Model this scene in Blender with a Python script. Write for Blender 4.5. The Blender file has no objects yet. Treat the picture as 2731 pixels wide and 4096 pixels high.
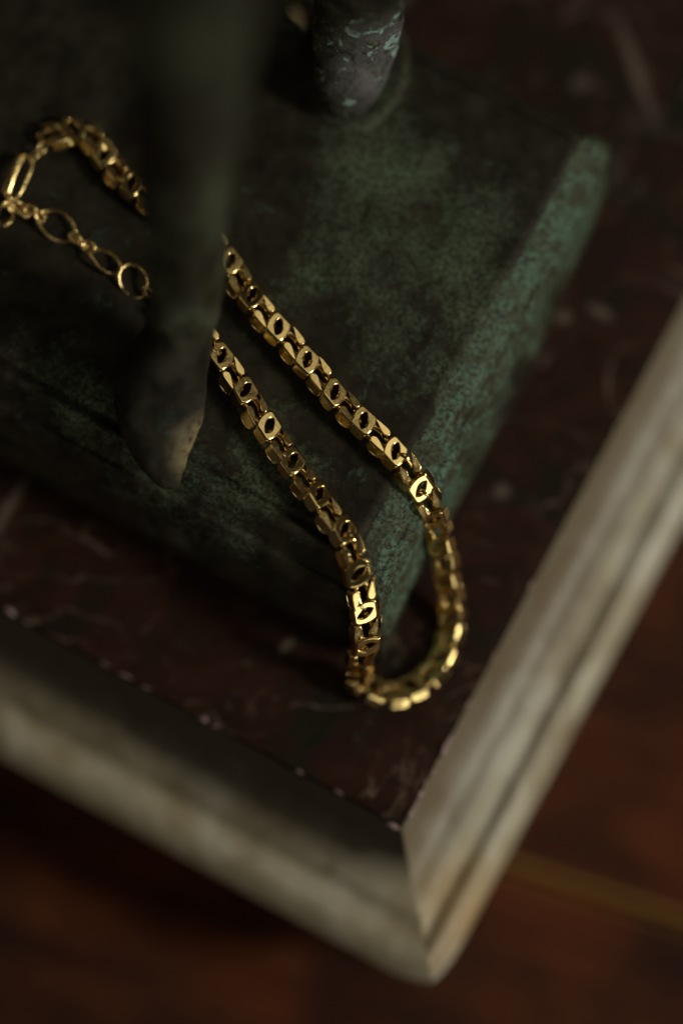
import bpy, math, random
from mathutils import Vector, Matrix, noise
random.seed(7)
R = math.radians
# ------------------------------------------------------------------ scene, camera, world, lights
# one Blender unit is one centimetre; the plinth's top lies at z = 0
sc = bpy.context.scene
sc.unit_settings.system = 'METRIC'; sc.unit_settings.scale_length = 0.01
sc.view_settings.view_transform = 'Standard'; sc.view_settings.look = 'None'
sc.view_settings.exposure = 0.0; sc.view_settings.gamma = 1.0
sc.cycles.use_denoising = True
sc.cycles.max_bounces = 8
sc.cycles.sample_clamp_indirect = 6.0

ELEV = R(78); DIST = 42.5
CAM = Vector((0, -math.cos(ELEV), math.sin(ELEV))) * DIST
cd = bpy.data.cameras.new('camera'); cam = bpy.data.objects.new('camera', cd)
sc.collection.objects.link(cam); sc.camera = cam
cam.location = CAM
cam.rotation_euler = (-CAM).to_track_quat('-Z', 'Y').to_euler()
cd.sensor_fit = 'VERTICAL'; cd.sensor_height = 36; cd.sensor_width = 24; cd.lens = 85
cd.clip_start = 0.5; cd.clip_end = 2000
cd.dof.use_dof = True; cd.dof.focus_distance = 42.62
cd.dof.aperture_fstop = 0.020        # f/2 at one unit per centimetre
cd.dof.aperture_blades = 0

w = bpy.data.worlds.new('World'); sc.world = w; w.use_nodes = True
nt = w.node_tree; bg = nt.nodes['Background']
bg.inputs['Color'].default_value = (1.0, 0.86, 0.66, 1); bg.inputs['Strength'].default_value = 0.022

def area_light(name, d, dist, sx, sy, rad, col, aim=(1, -1, -1)):
    """a window or added fill light of radiance rad, sx by sy, seen in direction d"""
    l = bpy.data.lights.new(name, 'AREA'); l.shape = 'RECTANGLE'; l.size = sx; l.size_y = sy
    l.energy = rad * math.pi * sx * sy; l.color = col
    o = bpy.data.objects.new(name, l); sc.collection.objects.link(o)
    v = Vector(d).normalized(); o.location = Vector(aim) + v * dist
    o.rotation_euler = (-v).to_track_quat('-Z', 'Z').to_euler()
    return o
def dirv(az, el):
    return (math.cos(R(az)) * math.cos(R(el)), math.sin(R(az)) * math.cos(R(el)), math.sin(R(el)))
area_light('window_light', dirv(-70, 14), 160, 96, 58, 2.2, (1.0, 0.97, 0.82))
area_light('side_window_light', dirv(-12, 33), 150, 25, 23, 50.0, (1.0, 0.965, 0.86))
area_light('high_fill', dirv(50, 55), 150, 62, 66, 0.78, (1.0, 0.94, 0.76))  # fill light added high up, where the flat link tops reflect it
area_light('left_fill', dirv(176, 24), 150, 90, 60, 0.30, (1.0, 0.86, 0.62))  # unseen fill added on the left to brighten the gold facets
area_light('right_fill', dirv(14, 6), 150, 60, 34, 0.55, (1.0, 0.90, 0.76))  # low fill added on the right for the chain's outer side facets

# ------------------------------------------------------------------ helpers
COL = sc.collection
def link(name, me, m, parent=None):
    o = bpy.data.objects.new(name, me); COL.objects.link(o)
    if m is not None and not me.materials: me.materials.append(m)
    if parent: o.parent = parent
    return o
def mesh(name, vs, fs, smooth=True, sharp=None):
    me = bpy.data.meshes.new(name); me.from_pydata([tuple(v) for v in vs], [], fs); me.update()
    if smooth:
        me.polygons.foreach_set('use_smooth', [True] * len(me.polygons))
        if sharp: me.set_sharp_from_angle(angle=R(sharp))
    return me
def thing(name, label, cat, loc=(0, 0, 0), kind=None):
    o = bpy.data.objects.new(name, None); COL.objects.link(o); o.location = loc
    o.empty_display_size = 0.5
    if label: o['label'] = label
    if cat: o['category'] = cat
    if kind: o['kind'] = kind
    return o
YAW = R(61.5)
A = Vector((math.cos(YAW), math.sin(YAW), 0)); B = Vector((-math.sin(YAW), math.cos(YAW), 0))
OR = Vector((0.237, -0.578, 0))
def P(a, b, z): return OR + A * a + B * b + Vector((0, 0, z))
def fbm(p, s, seed=0.0, oct=4):
    return noise.fractal(Vector((p[0] * s + seed, p[1] * s - seed * 1.7, p[2] * s + seed * .6)), 1.0, 2.0, oct)
def interp(prof, n):
    """resample a polyline of (o, z) smoothly"""
    out = []
    for i in range(len(prof) - 1):
        p0 = prof[max(i - 1, 0)]; p1 = prof[i]; p2 = prof[i + 1]; p3 = prof[min(i + 2, len(prof) - 1)]
        for k in range(n):
            t = k / n
            out.append(tuple(0.5 * ((2 * b) + (-a + c) * t + (2 * a - 5 * b + 4 * c - d) * t * t + (-a + 3 * b - 3 * c + d) * t ** 3)
                             for a, b, c, d in zip(p0, p1, p2, p3)))
    out.append(prof[-1]); return out

# ------------------------------------------------------------------ materials
class Mat:
    def __init__(s, name):
        s.m = bpy.data.materials.new(name); s.m.use_nodes = True; s.t = s.m.node_tree
        s.b = s.t.nodes['Principled BSDF']
        tc = s.t.nodes.new('ShaderNodeTexCoord'); s.obj = tc.outputs['Object']
    def noise(s, scale, detail=5, rough=.55, dist=0, vec=None):
        n = s.t.nodes.new('ShaderNodeTexNoise'); n.inputs['Scale'].default_value = scale
        n.inputs['Detail'].default_value = detail; n.inputs['Roughness'].default_value = rough
        n.inputs['Distortion'].default_value = dist
        s.t.links.new(vec or s.obj, n.inputs['Vector']); return n.outputs['Fac']
    def ramp(s, f, *st):
        r = s.t.nodes.new('ShaderNodeValToRGB'); s.t.links.new(f, r.inputs['Fac'])
        e = r.color_ramp.elements
        while len(e) < len(st): e.new(.5)
        for q, (p, c) in zip(e, st):
            q.position = p; q.color = (c, c, c, 1) if not isinstance(c, tuple) else (*c, 1)
        return r.outputs['Color']
    def mix(s, f, a, b):
        n = s.t.nodes.new('ShaderNodeMix'); n.data_type = 'RGBA'
        for k, v in ((0, f), (6, a), (7, b)):
            if hasattr(v, 'is_output') or isinstance(v, bpy.types.NodeSocket): s.t.links.new(v, n.inputs[k])
            elif isinstance(v, tuple): n.inputs[k].default_value = (*v, 1)
            else: n.inputs[k].default_value = v
        return n.outputs[2]
    def math(s, op, a, b=0.0):
        n = s.t.nodes.new('ShaderNodeMath'); n.operation = op
        for k, v in enumerate((a, b)):
            if isinstance(v, bpy.types.NodeSocket): s.t.links.new(v, n.inputs[k])
            else: n.inputs[k].default_value = v
        return n.outputs[0]
    def mapping(s, rot=(0, 0, 0), scale=(1, 1, 1), loc=(0, 0, 0)):
        n = s.t.nodes.new('ShaderNodeMapping'); s.t.links.new(s.obj, n.inputs['Vector'])
        n.inputs['Rotation'].default_value = rot; n.inputs['Scale'].default_value = scale
        n.inputs['Location'].default_value = loc; return n.outputs['Vector']
    def spot(s, c, r, soft=.5):
        """soft round mask about a place on the thing"""
        n = s.t.nodes.new('ShaderNodeVectorMath'); n.operation = 'DISTANCE'
        s.t.links.new(s.obj, n.inputs[0]); n.inputs[1].default_value = c
        d = s.math('DIVIDE', n.outputs['Value'], r)
        return s.ramp(d, (1 - soft, 1.0), (1.0, 0.0))
    def set(s, **k):
        for n, v in k.items():
            i = s.b.inputs[n.replace('_', ' ')]
            if isinstance(v, bpy.types.NodeSocket): s.t.links.new(v, i)
            elif isinstance(v, tuple): i.default_value = (*v, 1)
            else: i.default_value = v
        return s
    def bump(s, h, strength, dist):
        n = s.t.nodes.new('ShaderNodeBump'); n.inputs['Strength'].default_value = strength
        n.inputs['Distance'].default_value = dist; s.t.links.new(h, n.inputs['Height'])
        s.t.links.new(n.outputs['Normal'], s.b.inputs['Normal'])
        return s

def gold(name, rough):
    g = Mat(name)
    r = g.ramp(g.noise(9, 5, .6), (.35, rough * .7), (.7, rough * 1.6))
    g.set(Base_Color=(0.90, 0.67, 0.28), Metallic=1.0, Roughness=r)
    sv = g.mapping(rot=(0.3, 0.2, 0.9), scale=(6, 60, 60))
    g.bump(g.math('ADD', g.math('MULTIPLY', g.noise(3, 4, .7, 0, sv), .4), g.noise(14, 3, .5)), .10, .01)
    return g.m
M_GOLD = gold('polished_gold', .13)
M_WIRE = gold('gold_wire', .22)

def bronze(name, dark, mid, green, teal, cover, seed, patches=(), bevel=()):
    g = Mat(name)
    v = g.mapping(loc=(seed, seed * .7, 0))
    big = g.noise(.42, 3, .5, .3, v); fine = g.noise(6.5, 9, .74, .25, v); pit = g.noise(12, 6, .7, 0, v)
    base = g.mix(g.ramp(g.noise(1.7, 8, .68, .3, v), (.36, 0.0), (.68, 1.0)), dark, mid)
    cov = g.math('ADD', g.math('MULTIPLY', big, 1.0), g.math('ADD', g.math('MULTIPLY', fine, .65), g.math('MULTIPLY', g.noise(1.6, 6, .65, .4, v), .5)))
    bm = None
    for c, r, k in patches + bevel:
        m = g.math('SMOOTHSTEP', 0, 0) if False else g.spot((c[0], c[1], c[2] + 2.5), r, .97)
        m = g.math('MULTIPLY', m, g.math('SUBTRACT', 2.0, m))
        if (c, r, k) in bevel: bm = g.math('MULTIPLY', m, k) if bm is None else g.math('MAXIMUM', bm, g.math('MULTIPLY', m, k))
        else: cov = g.math('ADD', cov, g.math('MULTIPLY', m, k))
    if bevel:
        sx = g.t.nodes.new('ShaderNodeSeparateXYZ'); g.t.links.new(g.mapping(rot=(0, 0, -YAW)), sx.inputs[0])
        fl = g.ramp(g.math('SUBTRACT', OR.xy.dot(B.xy), sx.outputs[1]), (.03, 0.0), (.12, 1.0))
        bm = g.math('MULTIPLY', bm, fl)
        cov = g.math('ADD', cov, bm)
    gm = g.ramp(cov, (cover * .5, 0.0), (cover * .5 + .17, 1.0)) if False else g.ramp(g.math('MULTIPLY', cov, .5), (cover * .5, 0.0), (cover * .5 + .13, 1.0))
    gm = g.math('MULTIPLY', gm, g.ramp(pit, (.41, .10), (.57, 1.0)))
    if bm is not None:
        ol = g.ramp(g.noise(1.1, 7, .7, .8, g.mapping(rot=(0, 0, -YAW), scale=(.42, 2.6, 2.6))), (.45, 0.0), (.56, 1.0))
        tl = g.mix(g.math('MULTIPLY', ol, .85), (.135, .225, .160), (.070, .066, .036))
        green = g.mix(g.ramp(bm, (.05, 0.0), (.5, 1.0)), green, tl)
    col = g.mix(gm, base, green)
    tm = g.ramp(g.noise(1.6, 7, .7, .6, g.mapping(loc=(seed * 3, 4, 2))), (.62, 0.0), (.76, 1.0))
    col = g.mix(g.math('MULTIPLY', tm, .45), col, teal)
    sp = g.ramp(g.noise(22, 3, .6, 0, v), (.70, 0.0), (.78, 1.0))
    col = g.mix(g.math('MULTIPLY', sp, .3), col, (.16, .15, .10))
    g.set(Base_Color=col, Metallic=.1, Roughness=g.ramp(g.noise(6, 5, .6, 0, v), (.3, .42), (.7, .75)), Specular_IOR_Level=.16)
    g.bump(g.math('ADD', g.math('MULTIPLY', fine, .7), g.math('MULTIPLY', pit, .35)), .55, .05)
    return g
M_PLINTH = bronze('verdigris_bronze', (.016, .013, .008), (.048, .041, .026), (.125, .170, .100), (.13, .29, .21), 1.26, 3.0,
                  patches=((P(4.9, 1.7, 0), 3.0, .36), (P(1.8, .9, 0), 2.2, .20), (P(7.2, 4.0, 0), 2.4, .12), (P(2.5, 4.6, 0), 1.6, .12), (P(-.3, 2.2, -.1), 1.6, .22), (P(-.3, 4.4, -.1), 1.6, .22), (P(-.3, 6.6, -.1), 1.6, .22)),  # last three paint a highlight along the front ridge
                  bevel=((P(7.4, -.7, -.6), 1.9, .62), (P(5.4, -.8, -.6), 1.9, .5), (P(3.6, -.7, -.6), 1.9, .5), (P(1.8, -.8, -.6), 1.8, .5), (P(.3, -.9, -.8), 1.5, .6))).m

def leg_bronze(name, worn_at, worn_r, flecks=False):
    g = bronze(name, (.013, .011, .007), (.048, .043, .028), (.16, .19, .115), (.09, .20, .16), 1.02, 9.0,
               patches=() if flecks else (((-3.15, 1.3, .5), 2.3, -.55),))
    src = g.b.inputs['Base Color'].links[0].from_socket
    m = g.spot(worn_at, worn_r, .6)
    m = g.math('MULTIPLY', m, g.ramp(g.noise(3.2, 8, .75, .8), (.38, 0.0), (.50, 1.0)))
    col = g.mix(g.math('MULTIPLY', m, .55 if flecks else .9), src, (.38, .30, .16) if not flecks else (.20, .19, .20))
    if flecks:
        f = g.ramp(g.noise(3.3, 4, .6, .5, g.mapping(loc=(5, 1, 3))), (.58, 0.0), (.62, 1.0))
        f = g.math('MULTIPLY', f, g.spot(worn_at, worn_r * 1.1, .4))
        col = g.mix(f, col, (.30, .46, .38))
    g.t.links.new(col, g.b.inputs['Base Color'])
    return g.m

STREAKS = ((5.7, 9.3, -72, 1.6, .16, .55), (-6.2, .6, 62, .9, .14, .5), (-1.0, -2.0, 40, .25, .12, .6), (3.0, .9, 20, .22, .2, .45), (4.9, 4.4, -30, .35, .16, .5), (1.2, 10.9, 60, .5, .3, .3), (4.2, 4.3, 60, .16, .16, .7), (4.6, 9.0, 10, .25, .2, .35))
def marble():
    g = Mat('red_breccia_marble')
    v = g.mapping(loc=(2, 5, 0))
    n = g.noise(.55, 6, .62, 1.4, v)
    c = g.ramp(n, (.30, (.012, .013, .008)), (.42, (.024, .015, .009)), (.50, (.029, .012, .008)), (.60, (.044, .017, .010)), (.72, (.028, .016, .010)), (.80, (.06, .032, .020)))
    vn = g.math('ABSOLUTE', g.math('SUBTRACT', g.noise(.33, 5, .55, 2.2, g.mapping(loc=(9, 2, 1))), .5))
    vm = g.ramp(vn, (0.0, 1.0), (.012, 0.0))
    vm = g.math('MULTIPLY', vm, g.ramp(g.noise(.9, 3), (.40, 0.0), (.58, 1.0)))
    c = g.mix(g.math('MULTIPLY', vm, .6), c, (.28, .20, .15))
    sm = g.ramp(g.noise(1.5, 5, .6, .7, g.mapping(loc=(1, 8, 0))), (.66, 0.0), (.74, 1.0))
    c = g.mix(g.math('MULTIPLY', sm, .5), c, (.20, .10, .075))
    for (cx, cy, an, ln, wd, k) in STREAKS:
        n = g.t.nodes.new('ShaderNodeVectorMath'); n.operation = 'LENGTH'
        mp = g.t.nodes.new('ShaderNodeMapping'); g.t.links.new(g.obj, mp.inputs['Vector']); mp.vector_type = 'TEXTURE'
        mp.inputs['Location'].default_value = (cx, cy, 5.1); mp.inputs['Rotation'].default_value = (0, 0, R(an)); mp.inputs['Scale'].default_value = (ln, wd, 3)
        ad = g.t.nodes.new('ShaderNodeVectorMath'); ad.operation = 'ADD'
        wv = g.math('MULTIPLY', g.math('SUBTRACT', g.noise(.9, 4), .5), .9)
        cb = g.t.nodes.new('ShaderNodeCombineXYZ'); g.t.links.new(wv, cb.inputs[1])
        g.t.links.new(mp.outputs[0], ad.inputs[0]); g.t.links.new(cb.outputs[0], ad.inputs[1]); g.t.links.new(ad.outputs[0], n.inputs[0])
        c = g.mix(g.math('MULTIPLY', g.ramp(n.outputs['Value'], (.3, 1.0), (1.0, 0.0)), k), c, (.26, .20, .16))
    g.set(Base_Color=c, Roughness=g.ramp(g.noise(2, 5), (.3, .38), (.7, .6)), Specular_IOR_Level=.15)
    g.bump(g.noise(7, 5), .12, .03)
    return g.m
M_MARBLE = marble()

def onyx(name, lit_copy):
    g = Mat(name)
    cl = g.noise(.55, 5, .55, .6)
    c = g.ramp(cl, (.30, (.34, .27, .16)), (.46, (.52, .47, .34)), (.62, (.64, .61, .49)), (.8, (.70, .67, .56)))
    # brown strata of the stone running the length of the rail
    d = g.noise(.7, 4, .5, .8, g.mapping(rot=(0, 0, -YAW if lit_copy else R(90) - YAW), scale=(1.6, .18, 1.6)))
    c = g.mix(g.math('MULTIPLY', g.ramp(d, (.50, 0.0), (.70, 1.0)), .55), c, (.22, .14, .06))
    if not lit_copy: c = g.mix(.40, c, (.26, .21, .12))  # front rail's weaker light painted in as a darker, browner tint
    # shadow band next to the slab, painted into the stone's colour
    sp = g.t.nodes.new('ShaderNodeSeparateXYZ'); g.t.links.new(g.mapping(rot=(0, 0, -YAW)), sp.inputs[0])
    q = g.math('ADD', sp.outputs[1 if lit_copy else 0], g.math('MULTIPLY', g.noise(.8, 4), .5))
    k0 = (OR.xy.dot(B.xy) + b0 if lit_copy else OR.xy.dot(A.xy) + a0) + .25
    q = g.math('DIVIDE', g.math('SUBTRACT', k0, q), 1.75 if lit_copy else 1.60)
    fade = g.math('SUBTRACT', 1.0, g.math('MULTIPLY', g.spot(tuple(P(-4.9, -4.0, 4.2)), 1.7, .9), .25 if lit_copy else .55))
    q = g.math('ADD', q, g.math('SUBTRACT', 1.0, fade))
    c = g.mix(g.math('MULTIPLY', g.ramp(q, (.15 if lit_copy else .42, 1.0), (.85 if lit_copy else 1.0, 0.0)), .86 if lit_copy else .97), c, (.125, .088, .046) if lit_copy else (.030, .021, .012))
    am = g.math('MULTIPLY', g.spot((2.3, -6.75, 3.4), 1.5, .9), .75 if lit_copy else .3)
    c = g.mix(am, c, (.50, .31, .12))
    g.set(Base_Color=c, Roughness=.46, Subsurface_Weight=.12, Subsurface_Scale=.5)
    g.b.inputs['Subsurface Radius'].default_value = (1.0, .7, .35)
    g.bump(g.noise(3, 5), .15, .05)
    return g.m
a0, b0, a1, b1 = -3.75, -3.0, 16.5, 15.0
M_ONYX_A = onyx('cream_onyx', True); M_ONYX_SHADED = onyx('cream_onyx_shaded', False)

def wood():
    g = Mat('red_brown_wood')
    v = g.mapping(scale=(.12, 1.6, 1.6))
    n = g.noise(1.3, 8, .65, 1.2, v); f = g.noise(9, 6, .7, .3, v)
    c = g.ramp(g.math('ADD', g.math('MULTIPLY', n, .75), g.math('MULTIPLY', f, .25)),
               (.34, (.020, .008, .005)), (.46, (.085, .023, .009)), (.60, (.145, .040, .013)), (.74, (.19, .066, .020)))
    c = g.mix(g.ramp(g.noise(.22, 3), (.40, .75), (.60, 0.0)), c, (.022, .011, .008))
    sp = g.t.nodes.new('ShaderNodeSeparateXYZ'); g.t.links.new(g.obj, sp.inputs[0])
    ed = g.ramp(g.math('MULTIPLY', sp.outputs[2], -1.0), (.004, 0.0), (.05, 1.0))   # golden highlight painted into the colour of the eased edges
    ed = g.math('MULTIPLY', ed, g.ramp(sp.outputs[2], (0.0, 1.0), (1.0, 1.0)))
    c = g.mix(g.math('MULTIPLY', ed, .85), c, (.36, .19, .05))
    g.set(Base_Color=c, Roughness=.6, Specular_IOR_Level=.12)
    g.bump(f, .1, .02)
    return g.m
M_WOOD = wood()
def chipmat():
    g = Mat('raw_chipped_marble')
    g.set(Base_Color=g.ramp(g.noise(5, 4), (.35, (.20, .085, .06)), (.62, (.55, .40, .40))), Roughness=.4)
    return g.m
M_CHIP = chipmat()

# ------------------------------------------------------------------ wooden table
table = thing('wooden_table', 'dark red-brown wooden table top of wide boards under the stone base', 'table', (0, 0, -7.6))
PD = R(-18); px = Vector((math.cos(PD), math.sin(PD), 0)); pn = Vector((-math.sin(PD), math.cos(PD), 0))
SEAM = Vector((5.39, -6.37, 0))
def plank_mesh(L, Wd, T):
    pr = [(-Wd / 2, -T), (-Wd / 2, -.24), (-Wd / 2 + .06, -.08), (-Wd / 2 + .22, 0), (0, 0.0), (Wd / 2 - .10, 0), (Wd / 2 - .03, -.05), (Wd / 2, -.24), (Wd / 2, -T)]
    vs = [(x, y, z) for x in (-L / 2, 0, L / 2) for y, z in pr]; n = len(pr)
    fs = [(i * n + j, i * n + n + j, i * n + n + j + 1, i * n + j + 1) for i in range(2) for j in range(n - 1)]
    fs += [tuple(range(n)), tuple(range(3 * n - 1, 2 * n - 1, -1))]
    fs += [(i * n + n - 1, i * n + n + n - 1, i * n + n, i * n) for i in range(2)]
    return mesh('plank', vs, fs, True, 40)
pm = plank_mesh(160, 14, 2.2)
for k in range(-5, 6):
    o = link('plank', pm, M_WOOD, table)
    o.location = SEAM + pn * (7.03 + 14.12 * k) + px * random.uniform(-12, 12) + Vector((0, 0, random.uniform(-.03, .02)))
    o.rotation_euler = (0, 0, PD )

# ------------------------------------------------------------------ stone base: onyx rails round a red marble slab
base = thing('stone_base', 'rectangular stone base with a dark red marble slab inside stepped cream onyx rails', 'stone base', (0, 0, -7.58))
def sub(me_name, vs, fs, m, parent, name, smooth=True, sharp=None):
    off = parent.location
    return link(name, mesh(me_name, [Vector(v) - off for v in vs], fs, smooth, sharp), m, parent)
SZ = -2.5
# slab with a chipped, wandering edge
def slab():
    vs, fs = [], []; n = 90
    for j in range(n + 1):
        for i in range(n + 1):
            u, v = i / n, j / n
            a = a0 + (a1 - a0) * u; b = b0 + (b1 - b0) * v
            e = .05 * max(0, fbm((a, b, 0), 2.3, 3)) + .03 * fbm((a, b, 0), 7, 5)
            if i == 0: a += abs(e)
            if i == n: a -= abs(e)
            if j == 0: b += abs(e)
            if j == n: b -= abs(e)
            vs.append(P(a, b, SZ + (.012 * fbm((a, b, 1), .8) if 0 < i < n and 0 < j < n else -.02)))
    for j in range(n):
        for i in range(n): fs.append((j * (n + 1) + i, j * (n + 1) + i + 1, (j + 1) * (n + 1) + i + 1, (j + 1) * (n + 1) + i))
    ring = [i for i in range(n)] + [j * (n + 1) + n for j in range(n)] + [n * (n + 1) + i for i in range(n, 0, -1)] + [j * (n + 1) for j in range(n, 0, -1)]
    k0 = len(vs)
    for r in ring: vs.append(Vector((vs[r].x, vs[r].y, SZ - 1.2)))
    m = len(ring)
    for i in range(m): fs.append((ring[i], k0 + i, k0 + (i + 1) % m, ring[(i + 1) % m]))
    fs.append(tuple(k0 + i for i in range(m - 1, -1, -1)))
    return sub('slab', vs, fs, M_MARBLE, base, 'slab', True, 40)
slab()
RAILP = interp([(0.012, -3.9), (0.012, -2.72), (0.05, -2.66), (.16, -2.80), (.32, -3.06), (.52, -3.28), (.75, -3.40), (.98, -3.45), (1.12, -3.50), (1.24, -3.63),
                (1.34, -3.74), (1.46, -3.76), (1.60, -3.70), (1.76, -3.70), (1.96, -3.88), (2.11, -4.25), (2.15, -4.8), (2.05, -5.3), (1.8, -5.55), (1.66, -5.7), (1.62, -6.4), (1.85, -7.0), (1.9, -7.55)], 3)
def rail(side, m, kw):
    vs, fs = [], []; n = 150; c = len(RAILP)
    for i in range(n + 1):
        t = i / n; t = .5 - .5 * math.cos(math.pi * t) if False else t
        for (o_, z) in RAILP:
            o = o_ * kw
            # mitred ends: the run is lengthened by the offset of the neighbouring rail
            if side == 'front': a = a0 - o_ * 1.075; b = (b0 - o_ * .93) + ((b1 + o_) - (b0 - o_ * .93)) * t
            elif side == 'right': b = b0 - o_ * .93; a = (a0 - o_ * 1.075) + ((a1 + o_) - (a0 - o_ * 1.075)) * t
            elif side == 'back': a = a1 + o_; b = (b0 - o_ * .93) + ((b1 + o_) - (b0 - o_ * .93)) * t
            else: b = b1 + o_; a = (a0 - o_ * 1.075) + ((a1 + o_) - (a0 - o_ * 1.075)) * t
            p = P(a, b, z)
            d = .05 * fbm(p, .6, 2) + .018 * fbm(p, 2.2, 4)
            if o_ > .3: p = p + Vector((0, 0, d))
            # knocked and rounded outer corner
            q = Vector((a - (a0 - 2.32), b - (b0 - 2.0)))
            if o_ > 1.5:
                k = max(0, 1 - q.length / 1.1); cc = P(a0, b0, 0); cc.z = p.z
                p = p + (cc - p).normalized() * .26 * k * k
            vs.append(p)
    for i in range(n):
        for j in range(c - 1):
            f = (i * c + j, (i + 1) * c + j, (i + 1) * c + j + 1, i * c + j + 1)
            fs.append(f if side in ('front', 'left_') else f[::-1])
    fs.append(tuple(range(c))); fs.append(tuple(range(len(vs) - 1, len(vs) - 1 - c, -1)))
    o = sub('rail', vs, fs, m, base, 'rail', True, 60)
    return o
rail('front', M_ONYX_SHADED, 1); rail('right', M_ONYX_A, 1); rail('back', M_ONYX_SHADED, 1); rail('leftside', M_ONYX_A, 1)
# raw flakes along the slab's broken edge
def chip_mesh(seed):
    rnd = random.Random(seed); vs = []; n = 7
    for k, (s, z) in enumerate(((1, -.3), (.95, .25), (.5, .6))):
        for i in range(n):
            r = s * rnd.uniform(.6, 1.15); t = 2 * math.pi * i / n
            vs.append((r * math.cos(t), r * .6 * math.sin(t), z + rnd.uniform(-.12, .12)))
    vs.append((0, 0, .7)); fs = []
    for k in range(2):
        for i in range(n): fs.append((k * n + i, k * n + (i + 1) % n, (k + 1) * n + (i + 1) % n, (k + 1) * n + i))
    for i in range(n): fs.append((2 * n + i, 2 * n + (i + 1) % n, 3 * n))
    fs.append(tuple(range(n - 1, -1, -1)))
    me = mesh('stone_chip', vs, fs, False); me.materials.append(M_CHIP); return me
CH = [chip_mesh(s) for s in range(4)]
rc = random.Random(21)
CHIPS = [(-3.80, -2.86, .11, 1.2), (-3.45, -3.03, .09, 1.8), (-3.28, -3.03, .07, 2.2), (-3.05, -3.02, .06, 1.6), (-2.86, -3.02, .05, 2), (-2.62, -3.03, .07, 1.5), (-2.42, -3.02, .05, 1.4), (-2.15, -3.02, .10, 1.7),
         (-1.95, -3.02, .07, 1.6), (-1.2, -3.01, .05, 1.5), (-.2, -3.0, .035, 2), (1.3, -3.0, .04, 2.4), (-3.74, -1.7, .045, 2.5), (-3.75, -.9, .03, 3), (-3.74, 1.1, .10, .9), (-3.76, .85, .04, 2.4),
         (-3.73, 2.75, .035, 4.5), (-3.73, 3.2, .030, 4), (-3.74, 2.3, .028, 3.5), (-3.71, 5.2, .09, 1.6), (-3.73, 4.85, .04, 3)]
for k, (a, b, s, el) in enumerate(CHIPS):
    o = link('stone_chip', CH[k % 4], None, base)
    o.location = P(a, b, SZ + .003) - base.location; o.scale = (s * el, s * rc.uniform(.7, 1.1), s * .5)
    o.rotation_euler = (rc.uniform(-.3, .3), rc.uniform(-.3, .3), YAW + rc.uniform(-.25, .25) + (0 if a > -3.6 else R(90)))

# ------------------------------------------------------------------ bronze statuette: plinth and two legs
PA, PB = 8.4, 10.8
st = thing('bronze_statuette', 'weathered green-brown bronze statuette seen from above, its legs on a moulded square plinth', 'statuette', (0, 0, -2.5))
PROF = interp([(0, 0.0), (.05, -.03), (.09, -.05), (.14, -.045), (.21, -.005), (.30, .0), (.38, -.06), (.46, -.17), (.58, -.30), (.68, -.40), (.76, -.40), (.86, -.48), (.96, -.66), (1.04, -.95), (1.08, -1.2),
               (1.16, -1.40), (1.26, -1.55), (1.30, -1.8), (1.26, -2.0), (1.18, -2.12), (1.20, -2.2), (1.27, -2.3), (1.28, -2.49)], 2)
def plinth():
    vs, fs = [], []; n = 110
    def top(a, b):
        p = (a, b, 0)
        z = .035 * fbm(p, .35, 1) + .012 * fbm(p, 1.6, 2) + .006 * fbm(p, 5, 3)
        return z
    for j in range(n + 1):
        for i in range(n + 1):
            a = PA * i / n; b = PB * j / n; vs.append(P(a, b, top(a, b)))
    for j in range(n):
        for i in range(n): fs.append((j * (n + 1) + i, j * (n + 1) + i + 1, (j + 1) * (n + 1) + i + 1, (j + 1) * (n + 1) + i))
    idx = [(i, 0) for i in range(n)] + [(n, j) for j in range(n)] + [(i, n) for i in range(n, 0, -1)] + [(0, j) for j in range(n, 0, -1)]
    prev = [j * (n + 1) + i for i, j in idx]; m = len(idx)
    for (o, z0) in PROF[1:]:
        cur = []
        for (i, j) in idx:
            z = z0
            a = PA * i / n; b = PB * j / n
            ks = .98 if i == 0 else .86 - .30 * max(0, min(1, (a - 5) / 4))
            wv = 1 + .05 * fbm((a, b, z * .5), .5, 8) * min(1, o * 2)
            oo = o * ks * wv + .010 * fbm((a, b, z), 3.5, 6)
            if z < -2.3: oo = o * ks * 1.0
            if j == 0 and i > 0 and o < .5: z = min(z * (1.0 if o < .16 else .4), -.015 - .30 * o)
            if i == 0 and j > 0: z += (-.03 if o < .17 else .03 * max(0, 1 - abs(o - .27) / .2)) + (.03 * max(0, 1 - abs(o - .76) / .12))
            aa = a - oo if i == 0 else (a + oo if i == n else a)
            bb = b - oo if j == 0 else (b + oo if j == n else b)
            zz = z + top(a, b) * max(0, 1 + z) + .014 * fbm((a, b, z), 2.0, 4) * (1 if z > -2.2 else 0)
            cur.append(len(vs)); vs.append(P(aa, bb, zz))
        for k in range(m): fs.append((prev[k], cur[k], cur[(k + 1) % m], prev[(k + 1) % m]))
        prev = cur
    fs.append(tuple(reversed(prev)))
    return sub('plinth', vs, fs, M_PLINTH, st, 'plinth', True, 70)
plinth()

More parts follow.
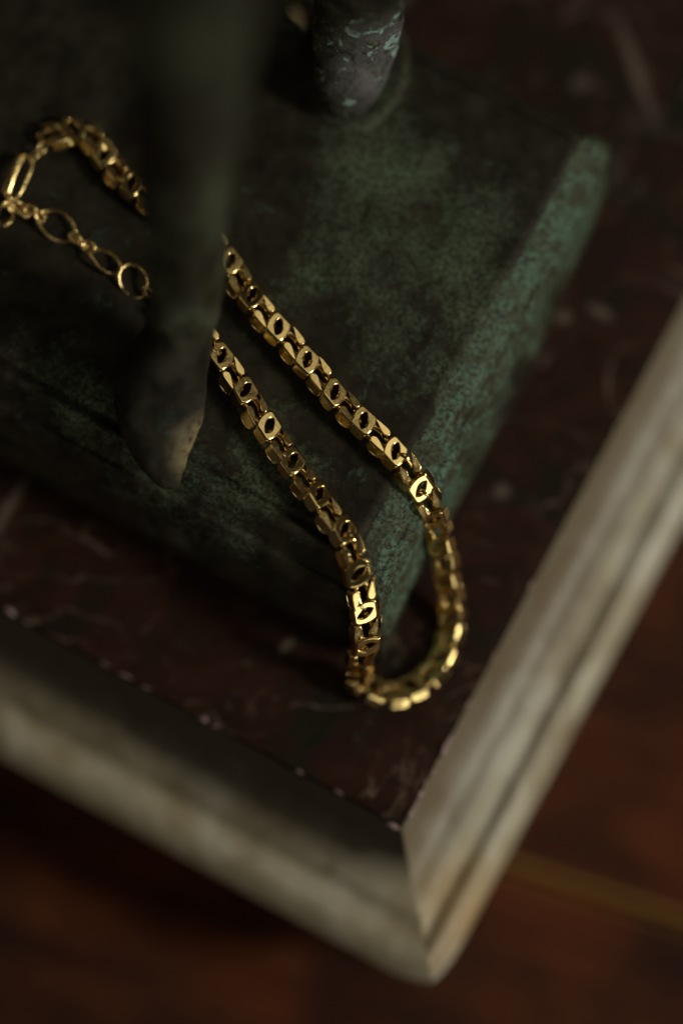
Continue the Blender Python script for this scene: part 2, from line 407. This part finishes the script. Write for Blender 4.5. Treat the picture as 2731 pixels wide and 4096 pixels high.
def limb(name, pts, m, seed, nz=.05, floor=-.03, ridge=0.0, ns=48, per=12):
    """one continuous surface lofted through rings: (x, y, z, rx, ry, twist)"""
    path = interp(pts, per); vs, fs = [], []
    prevx = Vector((1, 0, 0))
    for i, q in enumerate(path):
        c = Vector(q[:3]); nx = Vector(path[min(i + 1, len(path) - 1)][:3]); pv = Vector(path[max(i - 1, 0)][:3])
        t = (nx - pv).normalized(); ux = (prevx - t * prevx.dot(t)).normalized(); uy = t.cross(ux); prevx = ux
        for k in range(ns):
            f = 2 * math.pi * k / ns
            r = 1 + ridge * max(0, math.cos(f - .9)) ** 6 - ridge * .8 * max(0, math.cos(f - .1)) ** 8
            p = c + ux * math.cos(f) * q[3] * r + uy * math.sin(f) * q[4] * r
            d = (p - c).normalized()
            p += d * (nz * fbm(p, .9, seed) + nz * .35 * fbm(p, 3, seed + 2) + nz * .12 * fbm(p, 9, seed + 4))
            if p.z < floor: p.z = floor
            vs.append(p)
    n = len(path)
    for i in range(n - 1):
        for k in range(ns):
            fs.append((i * ns + k, i * ns + (k + 1) % ns, (i + 1) * ns + (k + 1) % ns, (i + 1) * ns + k))
    fs.append(tuple(range(ns - 1, -1, -1))); fs.append(tuple(range((n - 1) * ns, n * ns)))
    return sub('leg', vs, fs, m, st, name, True)
NEAR = [(-2.999, 0.475, 0.12, 0.138, 0.076), (-3.042, 0.606, 0.3, 0.29, 0.213), (-3.115, 0.97, 0.42, 0.533, 0.343), (-3.136, 1.486, 0.55, 0.761, 0.472), (-3.13, 2.062, 0.75, 0.836, 0.608), (-2.936, 2.58, 1.15, 0.664, 0.717), (-2.715, 3.029, 1.75, 0.597, 0.656), (-2.585, 3.493, 2.5, 0.602, 0.624), (-2.529, 3.927, 3.5, 0.661, 0.661), (-2.481, 4.294, 4.8, 0.78, 0.767), (-2.365, 4.678, 6.3, 0.86, 0.84), (-2.187, 4.964, 8.2, 0.882, 0.882), (-1.99, 5.103, 10.2, 0.895, 0.895), (-1.78, 5.339, 12.4, 0.907, 0.907), (-1.608, 5.525, 14.6, 0.793, 0.793), (-1.513, 5.549, 16.0, 0.303, 0.303)]
FAR = [(0.087, 7.371, 0.1, 0.237, 0.079), (0.102, 7.435, 0.3, 0.394, 0.221), (0.141, 7.731, 0.5, 0.613, 0.432), (0.219, 8.212, 0.75, 0.72, 0.587), (0.295, 8.603, 1.2, 0.776, 0.738), (0.366, 8.946, 2.1, 0.777, 0.762), (0.427, 9.218, 3.6, 0.736, 0.736), (0.461, 9.299, 5.8, 0.768, 0.768), (0.476, 9.359, 7.4, 0.737, 0.737), (0.477, 9.291, 7.8, 0.265, 0.265)]
limb('leg', NEAR, leg_bronze('worn_leg_bronze', tuple(Vector((-2.46, 1.12, .35)) - st.location), .80), 4.0, .07, ridge=.10)
limb('leg', FAR, leg_bronze('flecked_leg_bronze', tuple(Vector((.75, 7.9, 1.2)) - st.location), 1.35, True), 11.0, .06)
legs_ = [o for o in st.children if o.name.startswith('leg')]
legs_[0]['label'] = 'dark blurred leg rising past the chain, rubbed ochre at its toe'
legs_[1]['label'] = 'far leg flecked with pale grey and turquoise corrosion'
limb('toe', [(-.98, 9.20, .95, .05, .05, 0), (-.90, 9.08, 1.0, .16, .13, 0), (-.78, 8.94, .98, .17, .13, 0), (-.66, 8.84, .80, .12, .10, 0), (-.60, 8.80, .3, .12, .10, 0), (-.58, 8.80, .0, .14, .12, 0)],
     leg_bronze('rubbed_toe_bronze', tuple(Vector((-.75, 8.85, 1.0)) - st.location), .35), 6.0, .03)
def mound(cx, cy, rx, ry, h, rot):
    vs, fs = [], []; n = 64; rr = [(1.0, -.05), (.985, .3), (.94, .75), (.88, 1.0), (.80, .93), (.70, .70), (.55, .6), (.3, .6), (.08, .6)]
    for r, z in rr:
        for k in range(n):
            t = 2 * math.pi * k / n
            x = rx * r * math.cos(t); y = ry * r * math.sin(t)
            q = 1 + .05 * noise.noise(Vector((math.cos(t) * 1.5, math.sin(t) * 1.5, 3)))
            vs.append(Vector((cx + (x * math.cos(rot) - y * math.sin(rot)) * q, cy + (x * math.sin(rot) + y * math.cos(rot)) * q, h * z + .01 * fbm((x, y, 0), 4, 2))))
    for i in range(len(rr) - 1):
        for k in range(n): fs.append((i * n + k, i * n + (k + 1) % n, (i + 1) * n + (k + 1) % n, (i + 1) * n + k))
    fs.append(tuple(range((len(rr) - 1) * n, len(rr) * n)))
    return sub('foot_pad', vs, fs, M_PLINTH, st, 'foot_pad', True)
mound(.28, 8.35, .98, 1.28, .10, -.15)

# ------------------------------------------------------------------ gold bracelet
br = thing('bracelet', 'clasped gold chain bracelet of flat eyed links draped over the corner of the bronze plinth', 'bracelet', (0, 0, 0))
HW, HT, SK, SLANT = .212, .102, .26, .42
def finish(name, vs, fs):
    import bmesh
    me = mesh(name, vs, fs, True, 52)
    bm = bmesh.new(); bm.from_mesh(me); bmesh.ops.recalc_face_normals(bm, faces=bm.faces); bm.to_mesh(me); bm.free()
    me.materials.append(M_GOLD); return me
def eye_link():
    L, bul, bv = .166, .066, .030
    def outer(t, ins, z):                   # t in 0..4: near end, one flank, far end, other flank
        s = int(t) % 4; f = t - int(t); W_ = HW - ins; L_ = L
        if s == 0: y = W_ * (1 - 2 * f); x = L_ + bul * (1 - (y / HW) ** 2) - ins
        elif s == 1: x, y = (L_ - ins) * (1 - 2 * f), -W_
        elif s == 2: y = W_ * (-1 + 2 * f); x = -(L_ + bul * (1 - (y / HW) ** 2) - ins)
        else: x, y = (L_ - ins) * (-1 + 2 * f), W_
        # filed flanks splay outward below the flat top and are waisted along their foot
        k = y / HW; y += k * SLANT * (HT - z) * .9 * (1 - .12 * (x / L) ** 2)
        return x * (1 - .22 * abs(k) ** 2 * ((HT - z) / (2 * HT)) ** 1.5), y
    def inner(t, ins, z):
        s = int(t) % 4; f = t - int(t); hl = .158 + ins * .4; hw = .082 + ins * .9
        if s == 0: y = hl * (1 - 2 * f) * .97; return (hw * (1 - (y / hl) ** 2) + .002, y)
        if s == 1: return (hw * .06 * (1 - 2 * f), -hl * (.97 + .03 * (1 - abs(1 - 2 * f))))
        if s == 2: y = hl * (-1 + 2 * f) * .97; return (-(hw * (1 - (y / hl) ** 2) + .002), y)
        return (hw * .06 * (-1 + 2 * f), hl * (.97 + .03 * (1 - abs(1 - 2 * f))))
    cnt = [16, 8, 16, 8]; T = []
    for s in range(4): T += [s + k / cnt[s] for k in range(cnt[s])]
    e = .006
    rings = [(inner, 0, -(HT - bv)), (inner, 0, HT - bv - e), (inner, 0, HT - bv), (inner, bv * .3, HT - bv * .3), (inner, bv, HT), (inner, bv + e, HT), (outer, bv + e, HT), (outer, bv, HT), (outer, bv * .3, HT - bv * .3),
             (outer, 0, HT - bv), (outer, 0, HT - bv - e), (outer, 0, -(HT - bv)), (outer, bv, -HT), (inner, bv, -HT)]
    vs, fs = [], []; n = len(T)
    for fn, ins, z in rings:
        for t in T:
            x, y = fn(t, ins, z); zz = z
            if fn is outer and z < 0: zz = z * (1 - .80 * min(1, abs(x) / (L * .95)) ** 3 * min(1, abs(y) / HW))
            vs.append((x - (.50 if fn is inner else SK) * y, y, zz))
    m = len(rings)
    for i in range(m):
        for k in range(n): fs.append((i * n + k, i * n + (k + 1) % n, ((i + 1) % m) * n + (k + 1) % n, ((i + 1) % m) * n + k))
    return finish('eye_link', vs, fs)
LEAF = [(x * 1.03, y * 1.07) for x, y in [(-.275, .182), (-.20, .195), (-.08, .197), (.02, .194), (.080, .176), (.108, .135), (.098, .085), (.045, .056), (-.02, .066), (-.11, .108), (-.20, .150)]]
def curb_link():
    vs, fs = [], []; n, c = 36, 12
    # the wire loop that passes through the eyes on either side
    def cen(t): return Vector((.30 * math.cos(t), .105 * math.sin(t), -.035 - .06 * math.sin(2 * t)))
    for i in range(n):
        t = 2 * math.pi * i / n; p = cen(t); d = (cen(t + .02) - cen(t - .02)).normalized()
        u = d.cross(Vector((0, 0, 1))).normalized(); v = d.cross(u); r = .052
        for k in range(c):
            f = 2 * math.pi * k / c; q = p + u * math.cos(f) * r + v * math.sin(f) * r
            vs.append((q.x - SK * .6 * q.y, q.y, q.z))
    for i in range(n):
        for k in range(c): fs.append((i * c + k, i * c + (k + 1) % c, ((i + 1) % n) * c + (k + 1) % c, ((i + 1) % n) * c + k))
    # its two shoulders, filed flat on top and at the flank
    m = len(LEAF); out = []
    for i in range(m):
        for k in range(3):
            t = k / 3; g = [LEAF[(i + d) % m] for d in (-1, 0, 1, 2)]
            out.append(tuple(.5 * (2 * b + (c_ - a) * t + (2 * a - 5 * b + 4 * c_ - d) * t * t + (3 * b - a - 3 * c_ + d) * t ** 3) for a, b, c_, d in zip(*g)))
    N = len(out); cx, cy = -.07, .145
    for sgn in (1, -1):
        k0 = len(vs); bv = .028
        prof = [(1.0, -HT * .9, .0), (1.0, HT - bv - .006, 0), (1.0, HT - bv, 0), (1, HT - bv * .3, .35), (1, HT, 1.0), (1, HT, 1.4)]
        for q, z, ins in prof:
            for i, (x, y) in enumerate(out):
                q_ = 1 - .17 * ins; xx = cx + (x - cx) * (1 - .09 * ins); yy = cy + (y - cy) * q_
                zq = z * (1 - .75 * min(1, abs(x - cx) / .19) ** 3) if z < 0 else z
                wgt = max(0, (yy - .06) / .12)
                yy += SLANT * (HT - z) * .9 * min(1, wgt)
                vs.append((xx * sgn, yy * sgn, zq))
        for a in range(len(prof) - 1):
            for k in range(N): fs.append((k0 + a * N + k, k0 + a * N + (k + 1) % N, k0 + (a + 1) * N + (k + 1) % N, k0 + (a + 1) * N + k))
        fs.append(tuple(k0 + (len(prof) - 1) * N + k for k in range(N))); fs.append(tuple(k0 + k for k in range(N - 1, -1, -1)))
    return finish('curb_link', vs, fs)
EYE, CURB = eye_link(), curb_link()
CHAIN = [(-3.018, 3.733, 0.2), (-2.661, 3.355, 0.25), (-2.286, 2.957, 0.24), (-1.96, 2.512, 0.17), (-1.53, 1.838, 0.19), (-1.065, 1.127, 0.19), (-0.58, 0.459, 0.19), (-0.145, -0.167, 0.2), (0.122, -0.578, 0.2), (0.235, -0.915, 0.14), (0.351, -1.369, -0.12), (0.431, -1.914, -0.66), (0.419, -2.261, -1.08), (0.298, -2.498, -1.6), (0.38, -2.728, -2.1), (0.763, -2.879, -2.28), (1.2, -2.823, -2.28), (1.64, -2.518, -2.28), (1.924, -1.992, -2.3), (1.987, -1.371, -2.15), (1.866, -0.743, -1.6), (1.729, -0.179, -1.0), (1.55, 0.19, -0.3), (1.31, 0.543, 0.06), (1.003, 0.946, 0.19), (0.698, 1.277, 0.19), (0.123, 1.814, 0.19), (-0.378, 2.411, 0.19), (-0.92, 3.051, 0.19), (-1.443, 3.655, 0.19), (-1.82, 4.181, 0.19), (-2.057, 4.588, 0.19), (-2.531, 5.118, 0.19), (-3.163, 5.57, 0.19), (-3.876, 6.064, 0.19), (-4.28, 6.603, 0.19), (-4.562, 6.919, 0.19), (-4.998, 7.036, 0.19), (-5.347, 6.836, 0.19)]
# direction the flat top of the chain faces at each point of its run
UP = {0: (.2, .12, 1), 3: (.22, .13, 1), 5: (.34, .21, 1), 6: (.42, .26, 1), 7: (.36, .16, 1), 8: (.2, 0, 1), 9: (.1, -.15, 1), 10: (.10, -.50, .82), 11: (.097, -.675, .731), 12: (.09, -.67, .731), 13: (-.1, -.3, .9), 14: (-.15, .2, .95), 15: (-.05, .36, .92), 16: (-.03, .41, .91),
      17: (-.17, .37, .91), 18: (-.34, .25, .88), 19: (-.36, .05, .9), 20: (-.34, .0, .92), 21: (-.26, -.1, .92), 22: (-.1, -.2, .92), 23: (.1, -.1, .95), 24: (.2, .05, 1), 26: (.26, .16, 1), 31: (.22, .12, 1), 32: (.2, .13, .97), 38: (.2, .13, .97)}
keys = sorted(UP)
def up_at(i):
    k0 = max(k for k in keys if k <= i); k1 = min(k for k in keys if k >= i)
    f = 0 if k0 == k1 else (i - k0) / (k1 - k0)
    return Vector(UP[k0]).lerp(Vector(UP[k1]), f)
dense = []
for i in range(len(CHAIN) - 1):
    g = [Vector(CHAIN[max(0, min(len(CHAIN) - 1, i + d))]) for d in (-1, 0, 1, 2)]
    for k in range(20):
        t = k / 20; a_, b_, c_, d_ = g
        p = .5 * (2 * b_ + (c_ - a_) * t + (2 * a_ - 5 * b_ + 4 * c_ - d_) * t * t + (3 * b_ - a_ - 3 * c_ + d_) * t ** 3)
        dense.append((p, up_at(i + t)))
dense.append((Vector(CHAIN[-1]), up_at(len(CHAIN) - 1)))
STEP = .383; START = .17
pos = []; acc = 0; want = START
for (p0, u0), (p1, u1) in zip(dense, dense[1:]):
    l = (p1 - p0).length
    while want <= acc + l:
        f = (want - acc) / l; pos.append((p0.lerp(p1, f), u0.lerp(u1, f))); want += STEP
    acc += l
rnd = random.Random(3)
for i, (p, u) in enumerate(pos):
    t = (pos[min(i + 1, len(pos) - 1)][0] - pos[max(i - 1, 0)][0]).normalized()
    u = (u - t * u.dot(t)).normalized(); y = u.cross(t)
    M = Matrix((t, y, u)).transposed().to_4x4()
    calm = .3 if p.y < -1.2 else 1.0
    p = p + Vector((rnd.gauss(0, .010), rnd.gauss(0, .010), 0))
    M = Matrix.Translation(p) @ M @ Matrix.Rotation(rnd.gauss(0, R(4.2)) * calm, 4, 'X') @ Matrix.Rotation(rnd.gauss(0, R(3.6)) * calm, 4, 'Y') @ Matrix.Rotation(rnd.gauss(0, R(2)), 4, 'Z')
    o = link('eye_link' if i % 2 else 'curb_link', EYE if i % 2 else CURB, None, br); o.matrix_world = M
def wire(name, pts, r, closed=True, parent=br, c=10, sub_=6, flat=1.0):
    n0 = len(pts); path = []
    for i in range(n0 if closed else n0 - 1):
        g = [Vector(pts[(i + d) % n0] if closed else pts[max(0, min(n0 - 1, i + d))]) for d in (-1, 0, 1, 2)]
        for k in range(sub_):
            t = k / sub_; a_, b_, c_, d_ = g
            path.append(.5 * (2 * b_ + (c_ - a_) * t + (2 * a_ - 5 * b_ + 4 * c_ - d_) * t * t + (3 * b_ - a_ - 3 * c_ + d_) * t ** 3))
    if not closed: path.append(Vector(pts[-1]))
    vs, fs = [], []; n = len(path); up = Vector((0.1, 0.05, 1)).normalized()
    for i in range(n):
        d = (path[(i + 1) % n] - path[(i - 1) % n]) if closed else (path[min(i + 1, n - 1)] - path[max(i - 1, 0)])
        d.normalize(); u = d.cross(up).normalized(); v = u.cross(d)
        for k in range(c):
            f = 2 * math.pi * k / c; vs.append(path[i] + u * math.cos(f) * r + v * math.sin(f) * r * flat)
    for i in range(n if closed else n - 1):
        for k in range(c): fs.append((i * c + k, i * c + (k + 1) % c, ((i + 1) % n) * c + (k + 1) % c, ((i + 1) % n) * c + k))
    if not closed: fs += [tuple(range(c - 1, -1, -1)), tuple(range((n - 1) * c, n * c))]
    return link(name, mesh(name, vs, fs), M_WIRE, parent)
def oval(name, c, rx, ry, ang, tilt=(0, 0), r=.030, point=0.0, twist=0.0, parent=br):
    """an oval wire ring, long axis at ang degrees, leaning by tilt, its ends pointed by point"""
    rx, ry = rx * .96, ry * .94; pts = []; rot = Matrix.Rotation(R(ang), 3, 'Z') @ Matrix.Rotation(R(tilt[0]), 3, 'X') @ Matrix.Rotation(R(tilt[1]), 3, 'Y')
    for k in range(12):
        t = 2 * math.pi * k / 12; x = rx * math.cos(t); y = ry * math.sin(t) * (1 - point * math.cos(t) ** 2)
        pts.append(Vector(c) + rot @ Vector((x, y, twist * math.sin(2 * t))))
    return wire(name, pts, r, parent=parent)

# clasp, its ring and the extender of open wire links
oval('jump_ring', (-5.42, 6.70, .13), .12, .10, 60, (65, 0), .026)
oval('jump_ring', (-5.54, 6.56, .14), .12, .09, 50, (-40, 0), .026)
cl = Vector((-5.80, 6.13, .20)); cd_ = Vector((-.36, -.93, 0)).normalized(); cn = Vector((-cd_.y, cd_.x, 0))
def cp(s, t, z=0): return cl + cd_ * s + cn * t + Vector((0, 0, z))
clasp = wire('clasp', [cp(-.42, -.05), cp(-.30, -.15), cp(0, -.16), cp(.32, -.14), cp(.46, 0), cp(.34, .13), cp(0, .15), cp(-.30, .13)], .040, flat=1.6, c=14)
wire('clasp_plate', [cp(-.38, -.10, .03), cp(-.2, -.12, .06), cp(.1, -.12, .06), cp(.38, -.10, .02)], .085, False, parent=clasp, flat=.45)
oval('clasp_ring', cp(.50, .02, -.03), .11, .10, 40, (60, 0), .03, parent=clasp)
for c, rx, ry, an, ti, pt, tw in (((-6.02, 5.44, .2), .24, .15, 70, (25, 0), 0, .03), ((-5.86, 5.60, .14), .13, .10, 10, (55, 10), 0, 0), ((-5.72, 5.50, .12), .13, .09, -30, (-35, 0), 0, 0), ((-5.58, 5.52, .16), .12, .09, -15, (50, 0), 0, .0),
        ((-5.44, 5.43, .12), .12, .085, -35, (-25, 10), 0, .02), ((-5.11, 5.25, .09), .40, .27, -36, (6, 4), .20, .03), ((-4.77, 5.01, .10), .12, .09, -25, (55, 0), 0, 0), ((-4.66, 4.92, .10), .12, .09, -40, (-40, 0), 0, 0),
        ((-4.53, 4.84, .11), .13, .11, -50, (20, 10), 0, 0), ((-4.24, 4.60, .10), .37, .19, -38, (-14, 0), .30, .05), ((-3.71, 4.20, .10), .34, .27, -60, (14, 6), .15, .04), ((-3.42, 3.98, .12), .14, .10, -35, (60, 0), 0, 0), ((-3.18, 3.85, .13), .16, .11, -35, (-30, 0), 0, 0)):
    oval('extender_link', c, rx, ry, an, ti, .035, pt, tw + .02)
